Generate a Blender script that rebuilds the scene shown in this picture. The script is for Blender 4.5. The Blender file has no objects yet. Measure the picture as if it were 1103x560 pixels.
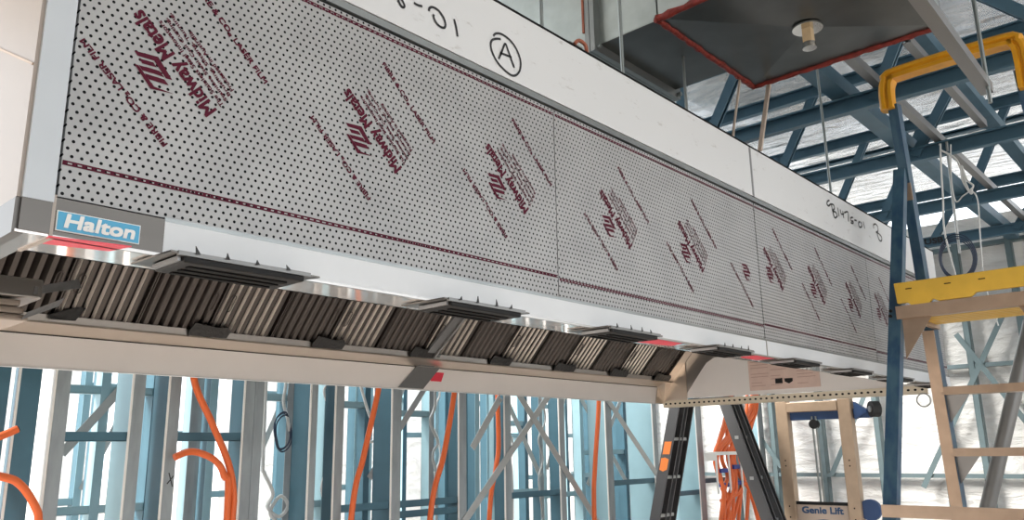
import bpy, bmesh, math, random
from mathutils import Vector, Matrix
random.seed(7)
SC = bpy.context.scene
COL = SC.collection

# ------------------------------------------------------------------ helpers
class MB:
    """collects solids into one mesh"""
    def __init__(s): s.v = []; s.f = []; s.sm = []
    def add(s, vs, fs, smooth=False):
        o = len(s.v); s.v += [tuple(v) for v in vs]
        for f in fs: s.f.append(tuple(i + o for i in f)); s.sm.append(smooth)
        return s
    def box(s, x0, x1, y0, y1, z0, z1):
        x0, x1 = sorted((x0, x1)); y0, y1 = sorted((y0, y1)); z0, z1 = sorted((z0, z1))
        v = [(x0,y0,z0),(x1,y0,z0),(x1,y1,z0),(x0,y1,z0),(x0,y0,z1),(x1,y0,z1),(x1,y1,z1),(x0,y1,z1)]
        return s.add(v, [(0,3,2,1),(4,5,6,7),(0,1,5,4),(1,2,6,5),(2,3,7,6),(3,0,4,7)])
    def sweep(s, prof, a, b, up, smooth=False):
        """closed 2-D profile (u,w) swept from a to b; w axis follows up"""
        a = Vector(a); b = Vector(b); d = (b - a).normalized(); up = Vector(up)
        w = (up - d * up.dot(d)).normalized(); u = w.cross(d).normalized()
        n = len(prof); vs = [a + u*p + w*q for p, q in prof] + [b + u*p + w*q for p, q in prof]
        fs = [(i, (i+1) % n, n + (i+1) % n, n + i) for i in range(n)]
        k = len(s.sm)
        s.add(vs, fs + [tuple(range(n))[::-1], tuple(range(n, 2*n))], smooth)
        if smooth: s.sm[-1] = s.sm[-2] = False
        return s
    def bar(s, a, b, w, h, up=(0,0,1)):
        return s.sweep([(-w/2,-h/2),(w/2,-h/2),(w/2,h/2),(-w/2,h/2)], a, b, up)
    def chan(s, a, b, w, h, up=(0,0,1), t=.004, lip=.012, flip=1):
        """lipped C section: web on the -u side, opening to +u (flip swaps)"""
        x0, x1 = -w/2, w/2; y0, y1 = -h/2, h/2
        p = [(x0,y0),(x1,y0),(x1,y0+lip),(x1-t,y0+lip),(x1-t,y0+t),(x0+t,y0+t),(x0+t,y1-t),(x1-t,y1-t),(x1-t,y1-lip),(x1,y1-lip),(x1,y1),(x0,y1)]
        return s.sweep([(q*flip, r) for q, r in p], a, b, up)
    def angle(s, a, b, w, h, up=(0,0,1), t=.004):
        p = [(0,0),(w,0),(w,t if w>0 else t),(t if w>0 else -t,t if h>0 else -t),(t if w>0 else -t,h),(0,h)]
        return s.sweep(p, a, b, up)
    def tube(s, pts, r, n=10, closed=False):
        pts = [Vector(p) for p in pts]; m = len(pts); rings = []
        prev = None
        for i, p in enumerate(pts):
            if closed: d = pts[(i+1) % m] - pts[i-1]
            else: d = pts[min(i+1, m-1)] - pts[max(i-1, 0)]
            d.normalize()
            if prev is None:
                ref = Vector((0,0,1)) if abs(d.z) < .9 else Vector((1,0,0))
            else: ref = prev
            u = (ref - d*ref.dot(d)).normalized(); prev = u; w = d.cross(u)
            rr = r[i] if isinstance(r, (list, tuple)) else r
            rings.append([p + (u*math.cos(2*math.pi*k/n) + w*math.sin(2*math.pi*k/n))*rr for k in range(n)])
        vs = [v for R in rings for v in R]; fs = []
        for i in range(m if closed else m-1):
            j = (i+1) % m
            for k in range(n): fs.append((i*n+k, i*n+(k+1) % n, j*n+(k+1) % n, j*n+k))
        s.add(vs, fs, True)
        if not closed: s.add(rings[0], [tuple(range(n))[::-1]]); s.add(rings[-1], [tuple(range(n))])
        return s
    def cyl(s, a, b, r, n=20): return s.tube([a, b], r, n)
    def prism(s, poly, off):
        """planar polygon (3-D points) extruded by off"""
        off = Vector(off); n = len(poly); P = [Vector(p) for p in poly]
        return s.add(P + [p + off for p in P], [tuple(range(n)), tuple(range(n, 2*n))[::-1]] + [(i, n+i, n+(i+1) % n, (i+1) % n) for i in range(n)])
    def build(s, name, mat, parent=None, bevel=0, kind=None):
        me = bpy.data.meshes.new(name); off = Vector((0,0,0))
        p = parent
        while p is not None: off += p.location; p = p.parent
        me.from_pydata([Vector(v) - off for v in s.v], [], s.f)
        me.polygons.foreach_set('use_smooth', s.sm)
        bm = bmesh.new(); bm.from_mesh(me); bmesh.ops.recalc_face_normals(bm, faces=bm.faces); bm.to_mesh(me); bm.free()
        me.update(); me.materials.append(mat)
        o = bpy.data.objects.new(name, me); COL.objects.link(o)
        if parent is not None: o.parent = parent
        if bevel:
            b = o.modifiers.new('bevel', 'BEVEL'); b.width = bevel; b.segments = 2; b.limit_method = 'ANGLE'
        if kind: o['kind'] = kind
        return o

def tag(o, label, cat, group=None):
    o['label'] = label; o['category'] = cat
    if group: o['group'] = group
    return o
def thing(name, label, cat, loc, group=None):
    o = bpy.data.objects.new(name, None); COL.objects.link(o); o.location = loc; o.empty_display_size = .1
    return tag(o, label, cat, group)
def smooth_path(pts, k=8, closed=False):
    P = [Vector(p) for p in pts]; out = []; n = len(P)
    rng = range(n if closed else n-1)
    for i in rng:
        if closed: p0, p1, p2, p3 = P[i-1], P[i], P[(i+1) % n], P[(i+2) % n]
        else: p0, p1, p2, p3 = P[max(i-1,0)], P[i], P[i+1], P[min(i+2,n-1)]
        for j in range(k):
            t = j/k
            out.append(.5*((2*p1) + (p2-p0)*t + (2*p0-5*p1+4*p2-p3)*t*t + (3*p1-p0-3*p2+p3)*t**3))
    if not closed: out.append(P[-1])
    return out
def text_mesh(txt, size=1, bold=0.0, shear=0.0, ext=0.0, spacing=1.0):
    c = bpy.data.curves.new('t', 'FONT'); c.body = txt; c.size = size; c.offset = bold; c.shear = shear; c.extrude = ext; c.space_character = spacing
    c.resolution_u = 3
    o = bpy.data.objects.new('t', c); COL.objects.link(o)
    dg = bpy.context.evaluated_depsgraph_get(); dg.update()
    me = bpy.data.meshes.new_from_object(o.evaluated_get(dg))
    bpy.data.objects.remove(o); bpy.data.curves.remove(c)
    return me
def lettering(name, txt, mat, parent, origin, xdir, ydir, length=None, size=None, bold=0.0, shear=0.0, ext=0.0, height=None, spacing=1.0, fat=0):
    me = text_mesh(txt, 1, bold, shear, 0, spacing)
    xs = [v.co.x for v in me.vertices]; ys = [v.co.y for v in me.vertices]
    x0 = min(xs); L = max(xs) - x0; H = max(ys) - min(ys)
    sx = length / L if length else size
    sy = (height / H) if height else sx
    X = Vector(xdir).normalized(); Y = Vector(ydir).normalized(); N = X.cross(Y)
    off = Vector((0,0,0)); p = parent
    while p is not None: off += p.location; p = p.parent
    for v in me.vertices:
        v.co = Vector(origin) - off + X*((v.co.x - x0)*sx) + Y*(v.co.y*sy) + N*(v.co.z*sx)
    if fat:
        src = [v.co.copy() for v in me.vertices]; pol = [tuple(p.vertices) for p in me.polygons]; V = []; F = []
        for k, (a, b) in enumerate(((0,0),(fat,0),(0,fat),(fat,fat))):
            o = len(V); V += [c + X*a + Y*b + N*(.00012*k) for c in src]; F += [tuple(i + o for i in p) for p in pol]
        bpy.data.meshes.remove(me); me = bpy.data.meshes.new(name); me.from_pydata(V, [], F)
    me.name = name; me.materials.clear(); me.materials.append(mat)
    o = bpy.data.objects.new(name, me); COL.objects.link(o); o.parent = parent
    return o
def ribbon(mb, pts, w, N):
    """flat marker stroke of width w lying in the plane with normal N, with a little thickness"""
    N = Vector(N); P = smooth_path(pts, 4) if len(pts) > 2 else [Vector(p) for p in pts]
    n = len(P); L = []; R = []
    for i, p in enumerate(P):
        d = (P[min(i+1,n-1)] - P[max(i-1,0)]).normalized(); s = d.cross(N)*w/2
        L.append(p + s); R.append(p - s)
    vs = L + R
    mb.add(vs, [(i, i+1, n+i+1, n+i) for i in range(n-1)])

# ------------------------------------------------------------------ materials
def mat(name, col, rough=.5, metal=0.0, noise=0, nscale=8, bump=0, bscale=30, spec=.5, col2=None, stretch=None, trans=0, emit=None):
    m = bpy.data.materials.new(name); m.use_nodes = True; nt = m.node_tree; b = nt.nodes['Principled BSDF']
    b.inputs['Base Color'].default_value = (*col, 1); b.inputs['Roughness'].default_value = rough; b.inputs['Metallic'].default_value = metal
    b.inputs['Specular IOR Level'].default_value = spec
    if trans: b.inputs['Transmission Weight'].default_value = trans
    if noise or bump:
        tc = nt.nodes.new('ShaderNodeTexCoord'); mp = nt.nodes.new('ShaderNodeMapping'); nt.links.new(tc.outputs['Object'], mp.inputs['Vector'])
        if stretch: mp.inputs['Scale'].default_value = stretch
        if noise:
            n = nt.nodes.new('ShaderNodeTexNoise'); n.inputs['Scale'].default_value = nscale; n.inputs['Detail'].default_value = 6
            nt.links.new(mp.outputs[0], n.inputs['Vector'])
            r = nt.nodes.new('ShaderNodeValToRGB'); c2 = col2 or tuple(c*(1-noise) for c in col)
            r.color_ramp.elements[0].position = .35; r.color_ramp.elements[1].position = .65
            r.color_ramp.elements[0].color = (*c2, 1); r.color_ramp.elements[1].color = (*col, 1)
            nt.links.new(n.outputs[0], r.inputs[0]); nt.links.new(r.outputs[0], b.inputs['Base Color'])
        if bump:
            n2 = nt.nodes.new('ShaderNodeTexNoise'); n2.inputs['Scale'].default_value = bscale; n2.inputs['Detail'].default_value = 5
            nt.links.new(mp.outputs[0], n2.inputs['Vector'])
            bu = nt.nodes.new('ShaderNodeBump'); bu.inputs['Strength'].default_value = bump; bu.inputs['Distance'].default_value = .02
            nt.links.new(n2.outputs[0], bu.inputs['Height']); nt.links.new(bu.outputs[0], b.inputs['Normal'])
    return m
def node(nt, op, a, b=None, c=None):
    n = nt.nodes.new('ShaderNodeMath'); n.operation = op
    for i, v in enumerate((a, b, c)):
        if v is None: continue
        if isinstance(v, (int, float)): n.inputs[i].default_value = v
        else: nt.links.new(v, n.inputs[i])
    return n.outputs[0]

M = {}
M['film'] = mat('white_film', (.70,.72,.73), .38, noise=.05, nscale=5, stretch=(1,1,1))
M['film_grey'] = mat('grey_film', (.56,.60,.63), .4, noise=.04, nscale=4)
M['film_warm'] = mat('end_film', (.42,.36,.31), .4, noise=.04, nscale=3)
M['film_beige'] = mat('rear_film', (.90,.875,.86), .45, noise=.05, nscale=3)
M['steel'] = mat('stainless', (.44,.42,.40), .3, 1, bump=.05, bscale=60, stretch=(.1,1,3))
M['mirror'] = mat('polished_stainless', (.84,.79,.755), .06, .5, bump=.01, bscale=5)
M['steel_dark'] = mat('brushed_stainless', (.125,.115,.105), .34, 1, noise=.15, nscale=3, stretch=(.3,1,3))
M['steel_warm'] = mat('bright_stainless', (.72,.64,.56), .3, 1, bump=.03, bscale=40)
M['baffle_edge_lit'] = mat('lit_baffle_edge', (.84,.78,.71), .3, .35)  # light caught by slanted baffle faces, put into a brighter colour
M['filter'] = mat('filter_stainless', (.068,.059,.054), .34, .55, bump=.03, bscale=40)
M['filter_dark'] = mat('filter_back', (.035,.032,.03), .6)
M['seam'] = mat('dark_seam', (.012,.012,.012), .8, spec=.1)
M['black'] = mat('black_plastic', (.018,.018,.018), .6, spec=.2)
M['black_tape'] = mat('black_tape', (.012,.012,.012), .42, bump=.3, bscale=60)
M['grey_tape'] = mat('grey_tape', (.16,.165,.17), .4, bump=.15, bscale=40)
M['ink'] = mat('marker_ink', (.012,.012,.014), .5)
M['film_ink'] = mat('film_red_ink', (.085,.005,.02), .6, spec=.2)
M['badge'] = mat('badge_blue', (.06,.36,.58), .4)
M['badge_white'] = mat('badge_silver', (.80,.80,.76), .4)
M['red'] = mat('red_film', (.82,.05,.09), .45)
M['pink_label'] = mat('pink_label', (.78,.60,.53), .5, noise=.06, nscale=25)
M['label_ink'] = mat('label_ink', (.55,.36,.31), .6)
M['slot_cream'] = mat('cream_angle', (.78,.70,.56), .5)
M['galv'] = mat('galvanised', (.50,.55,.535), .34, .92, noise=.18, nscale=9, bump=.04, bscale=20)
M['galv_rod'] = mat('zinc_rod', (.25,.275,.27), .4, .8)
M['galv_dark'] = mat('galvanised_sheet', (.30,.315,.31), .36, .85, noise=.15, nscale=7)
M['base_sheet'] = mat('shaded_sheet', (.15,.155,.15), .3, .9, noise=.2, nscale=6)  # galvanised sheet with underside shade put into a darker colour
M['sealant'] = mat('red_sealant', (.26,.022,.012), .55, noise=.4, nscale=40, bump=.5, bscale=60)
M['orange_seal'] = mat('orange_sealant', (.42,.13,.07), .6, noise=.3, nscale=30)
M['blue_steel'] = mat('blue_coated_steel', (.062,.15,.20), .42, .25, noise=.10, nscale=6)
M['blue_light'] = mat('pale_blue_steel', (.30,.47,.53), .36, .3, noise=.08, nscale=5)
M['truss'] = mat('truss_blue_steel', (.08,.165,.23), .48, .25, noise=.15, nscale=7)
M['grey_blue'] = mat('grey_blue_steel', (.15,.21,.225), .45, .3, noise=.12, nscale=8)
M['flange'] = mat('grey_flange_steel', (.33,.37,.385), .55, .3, noise=.2, nscale=18, stretch=(1,1,.25))
M['strap'] = mat('strap_steel', (.44,.45,.44), .4, .6)
M['grey_chan'] = mat('grey_channel', (.27,.27,.27), .42, .7)
M['orange'] = mat('orange_conduit', (.72,.13,.025), .42)
M['white_cable'] = mat('white_cable', (.72,.72,.70), .5)
M['blue_cable'] = mat('navy_cable', (.02,.035,.075), .45)
M['ladder_blue'] = mat('blue_fibreglass', (.016,.06,.125), .42, noise=.45, nscale=24, col2=(.05,.115,.165), stretch=(1,1,.4))
M['alu'] = mat('aluminium', (.46,.34,.25), .42, .55, noise=.12, nscale=14)
M['yellow'] = mat('yellow_plastic', (.80,.50,.06), .42, noise=.12, nscale=10)
M['guard'] = mat('orange_yellow_guard', (.78,.36,.012), .42, noise=.15, nscale=14)
M['dark_ladder'] = mat('charcoal_fibreglass', (.085,.086,.09), .45)
M['orange_label'] = mat('orange_label', (.85,.24,.05), .5)
M['lift_tan'] = mat('lift_aluminium', (.50,.37,.26), .4, .3, noise=.1, nscale=12)  # aluminium with warm reflected light put into its tan colour
M['lift_blue'] = mat('lift_blue', (.025,.075,.21), .45)
M['lift_sign'] = mat('lift_sign', (.62,.50,.41), .5)
M['sign_blue'] = mat('sign_blue', (.03,.09,.2), .5)
M['rubber'] = mat('rubber', (.02,.02,.02), .7)
M['timber'] = mat('timber', (.62,.46,.27), .6, noise=.15, nscale=20)
M['batten'] = mat('pale_batten', (.52,.43,.35), .6, noise=.2, nscale=12)
M['clear'] = mat('washer_metal', (.75,.74,.70), .15, 1)
M['pipe'] = mat('grey_pipe', (.21,.21,.205), .38, .4)
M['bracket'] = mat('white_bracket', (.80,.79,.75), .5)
M['tape_blue'] = mat('blue_tape', (.03,.05,.25), .5)
M['concrete'] = mat('warm_concrete', (.72,.64,.575), .8, noise=.12, nscale=1.5)
M['plaster'] = mat('plasterboard', (.62,.55,.49), .8, noise=.06, nscale=1)
M['paver'] = mat('outside_ground', (.52,.48,.42), .9, noise=.15, nscale=.6)

def foil_mat(name, col, rough, metal, scale, bumpd, vscale):
    m = bpy.data.materials.new(name); m.use_nodes = True; nt = m.node_tree; b = nt.nodes['Principled BSDF']
    b.inputs['Roughness'].default_value = rough; b.inputs['Metallic'].default_value = metal
    tc = nt.nodes.new('ShaderNodeTexCoord'); mp = nt.nodes.new('ShaderNodeMapping'); mp.inputs['Scale'].default_value = scale
    nt.links.new(tc.outputs['Object'], mp.inputs[0])
    n1 = nt.nodes.new('ShaderNodeTexNoise'); n1.inputs['Scale'].default_value = vscale; n1.inputs['Detail'].default_value = 7; n1.inputs['Roughness'].default_value = .62; n1.inputs['Distortion'].default_value = .8
    nt.links.new(mp.outputs[0], n1.inputs['Vector'])
    v = nt.nodes.new('ShaderNodeTexVoronoi'); v.inputs['Scale'].default_value = vscale*1.6; nt.links.new(mp.outputs[0], v.inputs['Vector'])
    h = node(nt, 'ADD', n1.outputs[0], node(nt, 'MULTIPLY', v.outputs['Distance'], .45))
    bu = nt.nodes.new('ShaderNodeBump'); bu.inputs['Strength'].default_value = 1; bu.inputs['Distance'].default_value = bumpd
    nt.links.new(h, bu.inputs['Height']); nt.links.new(bu.outputs[0], b.inputs['Normal'])
    r = nt.nodes.new('ShaderNodeValToRGB'); r.color_ramp.elements[0].position = .3; r.color_ramp.elements[1].position = .6
    r.color_ramp.elements[0].color = (*[c*.82 for c in col], 1); r.color_ramp.elements[1].color = (*col, 1)
    nt.links.new(n1.outputs[0], r.inputs[0]); nt.links.new(r.outputs[0], b.inputs['Base Color'])
    return m
M['foil_roof'] = foil_mat('roof_foil', (.60,.61,.61), .2, .95, (2.2,.8,1), .30, 3.0)
M['foil_wall'] = foil_mat('wall_wrap', (.90,.90,.88), .5, .05, (1,.7,2.2), .05, 3.0)

# perforated sheet: staggered round holes through grey film-covered steel
def perforated():
    m = bpy.data.materials.new('perforated_sheet'); m.use_nodes = True; nt = m.node_tree; b = nt.nodes['Principled BSDF']
    tc = nt.nodes.new('ShaderNodeTexCoord'); sp = nt.nodes.new('ShaderNodeSeparateXYZ'); nt.links.new(tc.outputs['Object'], sp.inputs[0])
    px, pz = .0144, .0243
    def lattice(ox, oz):
        fx = node(nt, 'SUBTRACT', node(nt, 'FRACT', node(nt, 'DIVIDE', node(nt, 'SUBTRACT', sp.outputs[0], ox - px*100.5), px)), .5)
        fz = node(nt, 'SUBTRACT', node(nt, 'FRACT', node(nt, 'DIVIDE', node(nt, 'SUBTRACT', sp.outputs[2], oz - pz*100.5), pz)), .5)
        ax = node(nt, 'MULTIPLY', fx, px); az = node(nt, 'MULTIPLY', fz, pz)
        return node(nt, 'SQRT', node(nt, 'ADD', node(nt, 'MULTIPLY', ax, ax), node(nt, 'MULTIPLY', az, az)))
    d = node(nt, 'MINIMUM', lattice(.405-.35, 2.142), lattice(.3978-.35, 2.13))
    hole = node(nt, 'LESS_THAN', d, .00265)
    nz = nt.nodes.new('ShaderNodeTexNoise'); nz.inputs['Scale'].default_value = 7; nz.inputs['Detail'].default_value = 6; nt.links.new(tc.outputs['Object'], nz.inputs['Vector'])
    r = nt.nodes.new('ShaderNodeValToRGB'); r.color_ramp.elements[0].position = .3; r.color_ramp.elements[1].position = .65
    r.color_ramp.elements[0].color = (.34,.34,.338,1); r.color_ramp.elements[1].color = (.405,.405,.40,1); nt.links.new(nz.outputs[0], r.inputs[0])
    mx = nt.nodes.new('ShaderNodeMix'); mx.data_type = 'RGBA'; nt.links.new(hole, mx.inputs[0]); nt.links.new(r.outputs[0], mx.inputs[6]); mx.inputs[7].default_value = (.012,.012,.013,1)
    nt.links.new(mx.outputs[2], b.inputs['Base Color'])
    b.inputs['Roughness'].default_value = .42; b.inputs['Metallic'].default_value = .15
    nt.links.new(node(nt, 'MULTIPLY', node(nt, 'SUBTRACT', 1, hole), .45), b.inputs['Specular IOR Level'])
    return m
M['perf'] = perforated()
# white fascia film with scuff marks of its own
def scuffed():
    m = bpy.data.materials.new('scuffed_white_film'); m.use_nodes = True; nt = m.node_tree; b = nt.nodes['Principled BSDF']
    tc = nt.nodes.new('ShaderNodeTexCoord'); mp = nt.nodes.new('ShaderNodeMapping'); mp.inputs['Scale'].default_value = (3, 3, 9); mp.inputs['Rotation'].default_value = (0, .25, 0)
    nt.links.new(tc.outputs['Object'], mp.inputs[0])
    a = nt.nodes.new('ShaderNodeTexNoise'); a.inputs['Scale'].default_value = 3.2; a.inputs['Detail'].default_value = 9; a.inputs['Roughness'].default_value = .72; nt.links.new(mp.outputs[0], a.inputs['Vector'])
    r = nt.nodes.new('ShaderNodeValToRGB'); r.color_ramp.elements[0].position = .30; r.color_ramp.elements[1].position = .41
    r.color_ramp.elements[0].color = (.46,.45,.43,1); r.color_ramp.elements[1].color = (.68,.69,.69,1); nt.links.new(a.outputs[0], r.inputs[0])
    nt.links.new(r.outputs[0], b.inputs['Base Color']); b.inputs['Roughness'].default_value = .4
    return m
M['band'] = scuffed()

# ------------------------------------------------------------------ setting
MB().box(-14, 12, -14, 14, -.12, 0).build('floor', M['concrete'], kind='structure')
MB().box(-60, 60, -60, 60, -.3, -.125).build('trim_1', M['paver'], kind='structure')
def rumpled(name, o, u, v, nu, nv, n, amp, material, thick=.03):
    """sheet with real sags and folds, closed behind"""
    o = Vector(o); u = Vector(u); v = Vector(v); n = Vector(n); P = []
    rnd = random.Random(3)
    ph = [(rnd.uniform(2, 9), rnd.uniform(2, 9), rnd.uniform(0, 6.3)) for _ in range(9)]
    for j in range(nv+1):
        for i in range(nu+1):
            a, b = i/nu, j/nv; h = sum(math.sin(p*a*6.3 + q*b*6.3 + r) for p, q, r in ph)/9
            P.append(o + u*a + v*b + n*(h*amp))
    N = len(P); back = [o - n*thick*2, o + u - n*thick*2, o + u + v - n*thick*2, o + v - n*thick*2]
    m = MB(); m.add(P, [(j*(nu+1)+i, j*(nu+1)+i+1, (j+1)*(nu+1)+i+1, (j+1)*(nu+1)+i) for j in range(nv) for i in range(nu)], True)
    m.add(back, [(0,1,2,3)])
    return m.build(name, material, kind='structure')
rumpled('ceiling', (-3,-5,4.46), (12.8,0,0), (0,8.4,0), 120, 90, (0,0,-1), .035, M['foil_roof'])
rumpled('wall_right', (9.06,-5,0), (0,16,0), (0,0,3.98), 120, 40, (-1,0,0), .018, M['foil_wall'])
rumpled('wall_back', (4.9,9.0,0), (4.1,0,0), (0,0,4.4), 50, 40, (0,-1,0), .018, M['foil_wall'])
rumpled('wall_far', (.6,9.0,0), (2.9,0,0), (0,0,4.4), 50, 40, (0,-1,0), .018, M['foil_wall'])

MB().box(-3.1,-3,-5.1,3.4,0,4.44).build('unseen_wall_left', M['plaster'], kind='structure')  # unseen wall, carried to full height to keep sun off the hood end
MB().box(-3,-.2,3.4,5.5,4.42,4.5).build('ceiling_sun_block', M['plaster'], kind='structure')  # unseen slab added only to block sun from the hood's left end
fb = MB(); fb.box(-3,9.2,-5.1,-5,0,.9); fb.build('unseen_wall_front', M['plaster'], kind='structure')  # unseen wall, kept low so outdoor light reaches under the hood
# ------------------------------------------------------------------ exhaust hood
YF = 1.27; ZB = 2.047; X0, X1 = .347, 5.195
hood = thing('exhaust_hood', 'long stainless kitchen exhaust hood with perforated film-covered front panels and white fascia', 'exhaust hood', (.35, 1.27, 0))
XS = [.395 + 1.2*i for i in range(5)]
panels = []
for i in range(4):
    a, b = XS[i] + (.004 if i == 0 else .0015), XS[i+1] - (.005 if i == 1 else .0015)
    p = MB().box(a, b, YF+.005, YF+.02, 2.112, 2.632).build('perforated_panel', M['perf'], hood); panels.append(p)
MB().box(X0+.01, X1, YF+.02, YF+.05, 2.09, 2.66).build('backing_panel', M['seam'], hood)
MB().box(.3965, X1, YF-.002, YF+.02, 2.636, 2.652).build('edge_trim', M['galv_dark'], hood)
# white fascia, in two lengths
fa = [MB().box(X0, 2.784, YF-.004, YF+.02, 2.654, 2.853).build('fascia_panel', M['band'], hood),
      MB().box(2.789, X1, YF-.004, YF+.02, 2.654, 2.853).build('fascia_panel', M['band'], hood)]
MB().box(2.776, 2.790, YF-.0052, YF+.02, 2.654, 2.85).build('seam_strip', M['grey_chan'], hood)
MB().box(X0, X1, YF-.006, YF+.03, 2.853, 2.859).build('top_edge', M['seam'], hood)
MB().box(X0+.002, X1-.002, YF+.02, 3.2, 2.80, 2.852).build('lid', M['galv_dark'], hood)
# left end: corner post, end sheet
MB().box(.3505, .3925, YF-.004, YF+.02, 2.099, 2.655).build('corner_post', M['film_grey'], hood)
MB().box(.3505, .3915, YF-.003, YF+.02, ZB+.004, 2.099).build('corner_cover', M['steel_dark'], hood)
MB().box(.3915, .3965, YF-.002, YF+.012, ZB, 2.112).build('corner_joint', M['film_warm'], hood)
e = MB(); e.box(X0-.002, X0+.012, YF+.004, 3.2, 2.10, 2.8); e.build('end_panel', M['film_warm'], hood)  # white film with the warm floor reflection put into its colour
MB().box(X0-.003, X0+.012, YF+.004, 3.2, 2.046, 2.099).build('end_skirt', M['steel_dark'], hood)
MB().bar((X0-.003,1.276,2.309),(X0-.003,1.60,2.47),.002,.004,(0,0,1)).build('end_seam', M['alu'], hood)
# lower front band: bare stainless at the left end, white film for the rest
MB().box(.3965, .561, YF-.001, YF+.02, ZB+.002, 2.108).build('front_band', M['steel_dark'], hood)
MB().box(.561, X1, YF-.0015, YF+.02, ZB+.002, 2.104).build('band_film', M['film'], hood)
MB().box(.561, X1, YF+.0, YF+.02, 2.104, 2.112).build('band_lip', M['galv_dark'], hood)
MB().box(2.783, 2.789, YF-.003, YF+.01, ZB, 2.108).build('seam_strip', M['steel'], hood)
MB().box(.3965, X1, YF-.0025, YF+.004, ZB-.002, ZB+.003).build('bottom_edge', M['steel'], hood)
# mirror-finish underside of the front plenum and of the left return
u = MB(); u.prism([(.397,YF,ZB),(X1,YF,ZB),(X1,1.385,ZB),(.39,1.385,ZB)], (0,0,.004)); und = u.build('underside', M['mirror'], hood)
u = MB(); u.prism([(X0,YF,ZB),(.395,YF,ZB),(.388,1.385,ZB),(.388,3.1,ZB),(X0,3.1,ZB)], (0,0,.004)); u.build('end_underside', M['mirror'], hood)
MB().bar((.396,YF,ZB-.001), (.389,1.385,ZB-.001), .006, .003).build('mitre_joint', M['film_warm'], hood)
MB().box(.39, X1, 1.379, 1.385, ZB, 2.66).build('inner_wall', M['steel'], hood)
# badge
bd = MB().box(.3985, .5215, YF-.004, YF-.001, 2.0575, 2.0885).build('maker_badge', M['badge_white'], hood)
MB().box(.4, .52, YF-.005, YF-.0035, 2.059, 2.087).build('badge_field', M['badge'], bd)
lettering('badge_lettering', 'Halton', M['badge_white'], bd, (.409, YF-.0058, 2.0632), (1,0,0), (0,0,1), length=.102, height=.0200, shear=.12, fat=.0022)
# supply-air fittings under the front band
for k in range(8):
    xa = .562 + .585*k; xb = xa + .24
    fl = MB().prism([(xa-.012,1.214,ZB-.005),(xb+.03,1.222,ZB-.005),(xb+.0,1.336,ZB-.005),(xa-.018,1.345,ZB-.005)], (0,0,.003)).build('air_outlet', M['steel_dark'], hood)
    MB().box(xa+.01, xb-.006, 1.216, 1.318, ZB-.018, ZB-.006).build('outlet_box', M['black'], fl, bevel=.003)
    MB().box(xa+.004, xa+.0095, 1.224, 1.314, ZB-.015, ZB-.007).build('end_cap', M['grey_chan'], fl)
    MB().box(xa, xb+.004, 1.212, 1.22, ZB-.008, ZB-.001).build('front_edge', M['pipe'], fl)
    g = MB()
    for j in range(3):
        y = 1.238 + .028*j; g.box(xa+.03, xb-.028, y, y+.012, ZB-.0205, ZB-.018)
    g.build('louvre', M['seam'], fl)
    for j in range(4 if k < 4 else 0):
        xx = xa + .03 + .055*j + random.uniform(-.008, .008)
        MB().prism([(xx,1.211,ZB-.004),(xx+.008,1.211,ZB-.003),(xx+random.uniform(-.004,.006),1.209,ZB+random.uniform(.004,.012))], (0,-.0015,0)).build('tape_tag', M['black_tape'], fl)
# red film strips left on the underside
MB().prism([(.389,1.262,ZB-.002),(.5,1.240,ZB-.002),(.487,1.292,ZB-.002),(.398,1.313,ZB-.002)], (0,0,.0015)).build('red_strip', M['red'], hood)
MB().prism([(1.985,1.285,ZB-.002),(2.20,1.270,ZB-.002),(2.235,1.335,ZB-.002),(2.03,1.36,ZB-.002)], (0,0,.0015)).build('red_strip', M['red'], hood)
MB().prism([(2.73,1.275,ZB-.002),(2.86,1.275,ZB-.002),(2.86,1.345,ZB-.002),(2.73,1.345,ZB-.002)], (0,0,.0015)).build('red_strip', M['red'], hood)
# rear lip
rl = MB(); rl.box(.36, X1, 3.195, 3.21, ZB-.001, 2.165); rl.build('rear_fascia', M['film_beige'], hood)
MB().box(.36, X1, 3.193, 3.212, ZB-.004, ZB).build('rear_edge', M['film'], hood)
MB().box(.36, X1, 3.21, 3.23, 2.05, 2.8).build('rear_panel', M['galv_dark'], hood)
g = MB(); g.prism([(.36,3.196,2.164),(.36,3.196,2.17),(.36,3.10,2.198),(.36,3.10,2.192)], (X1-.36-.01,0,0)); g.build('grease_gutter', M['steel_warm'], hood)
MB().box(.36, X1-.01, 3.193, 3.197, 2.162, 2.168).build('gutter_lip', M['seam'], hood)
MB().prism([(.36,3.125,2.192),(.36,3.112,2.225),(.36,3.104,2.225),(.36,3.112,2.19)], (X1-.36-.01,0,0)).build('gutter_rail', M['steel'], hood)
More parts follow.
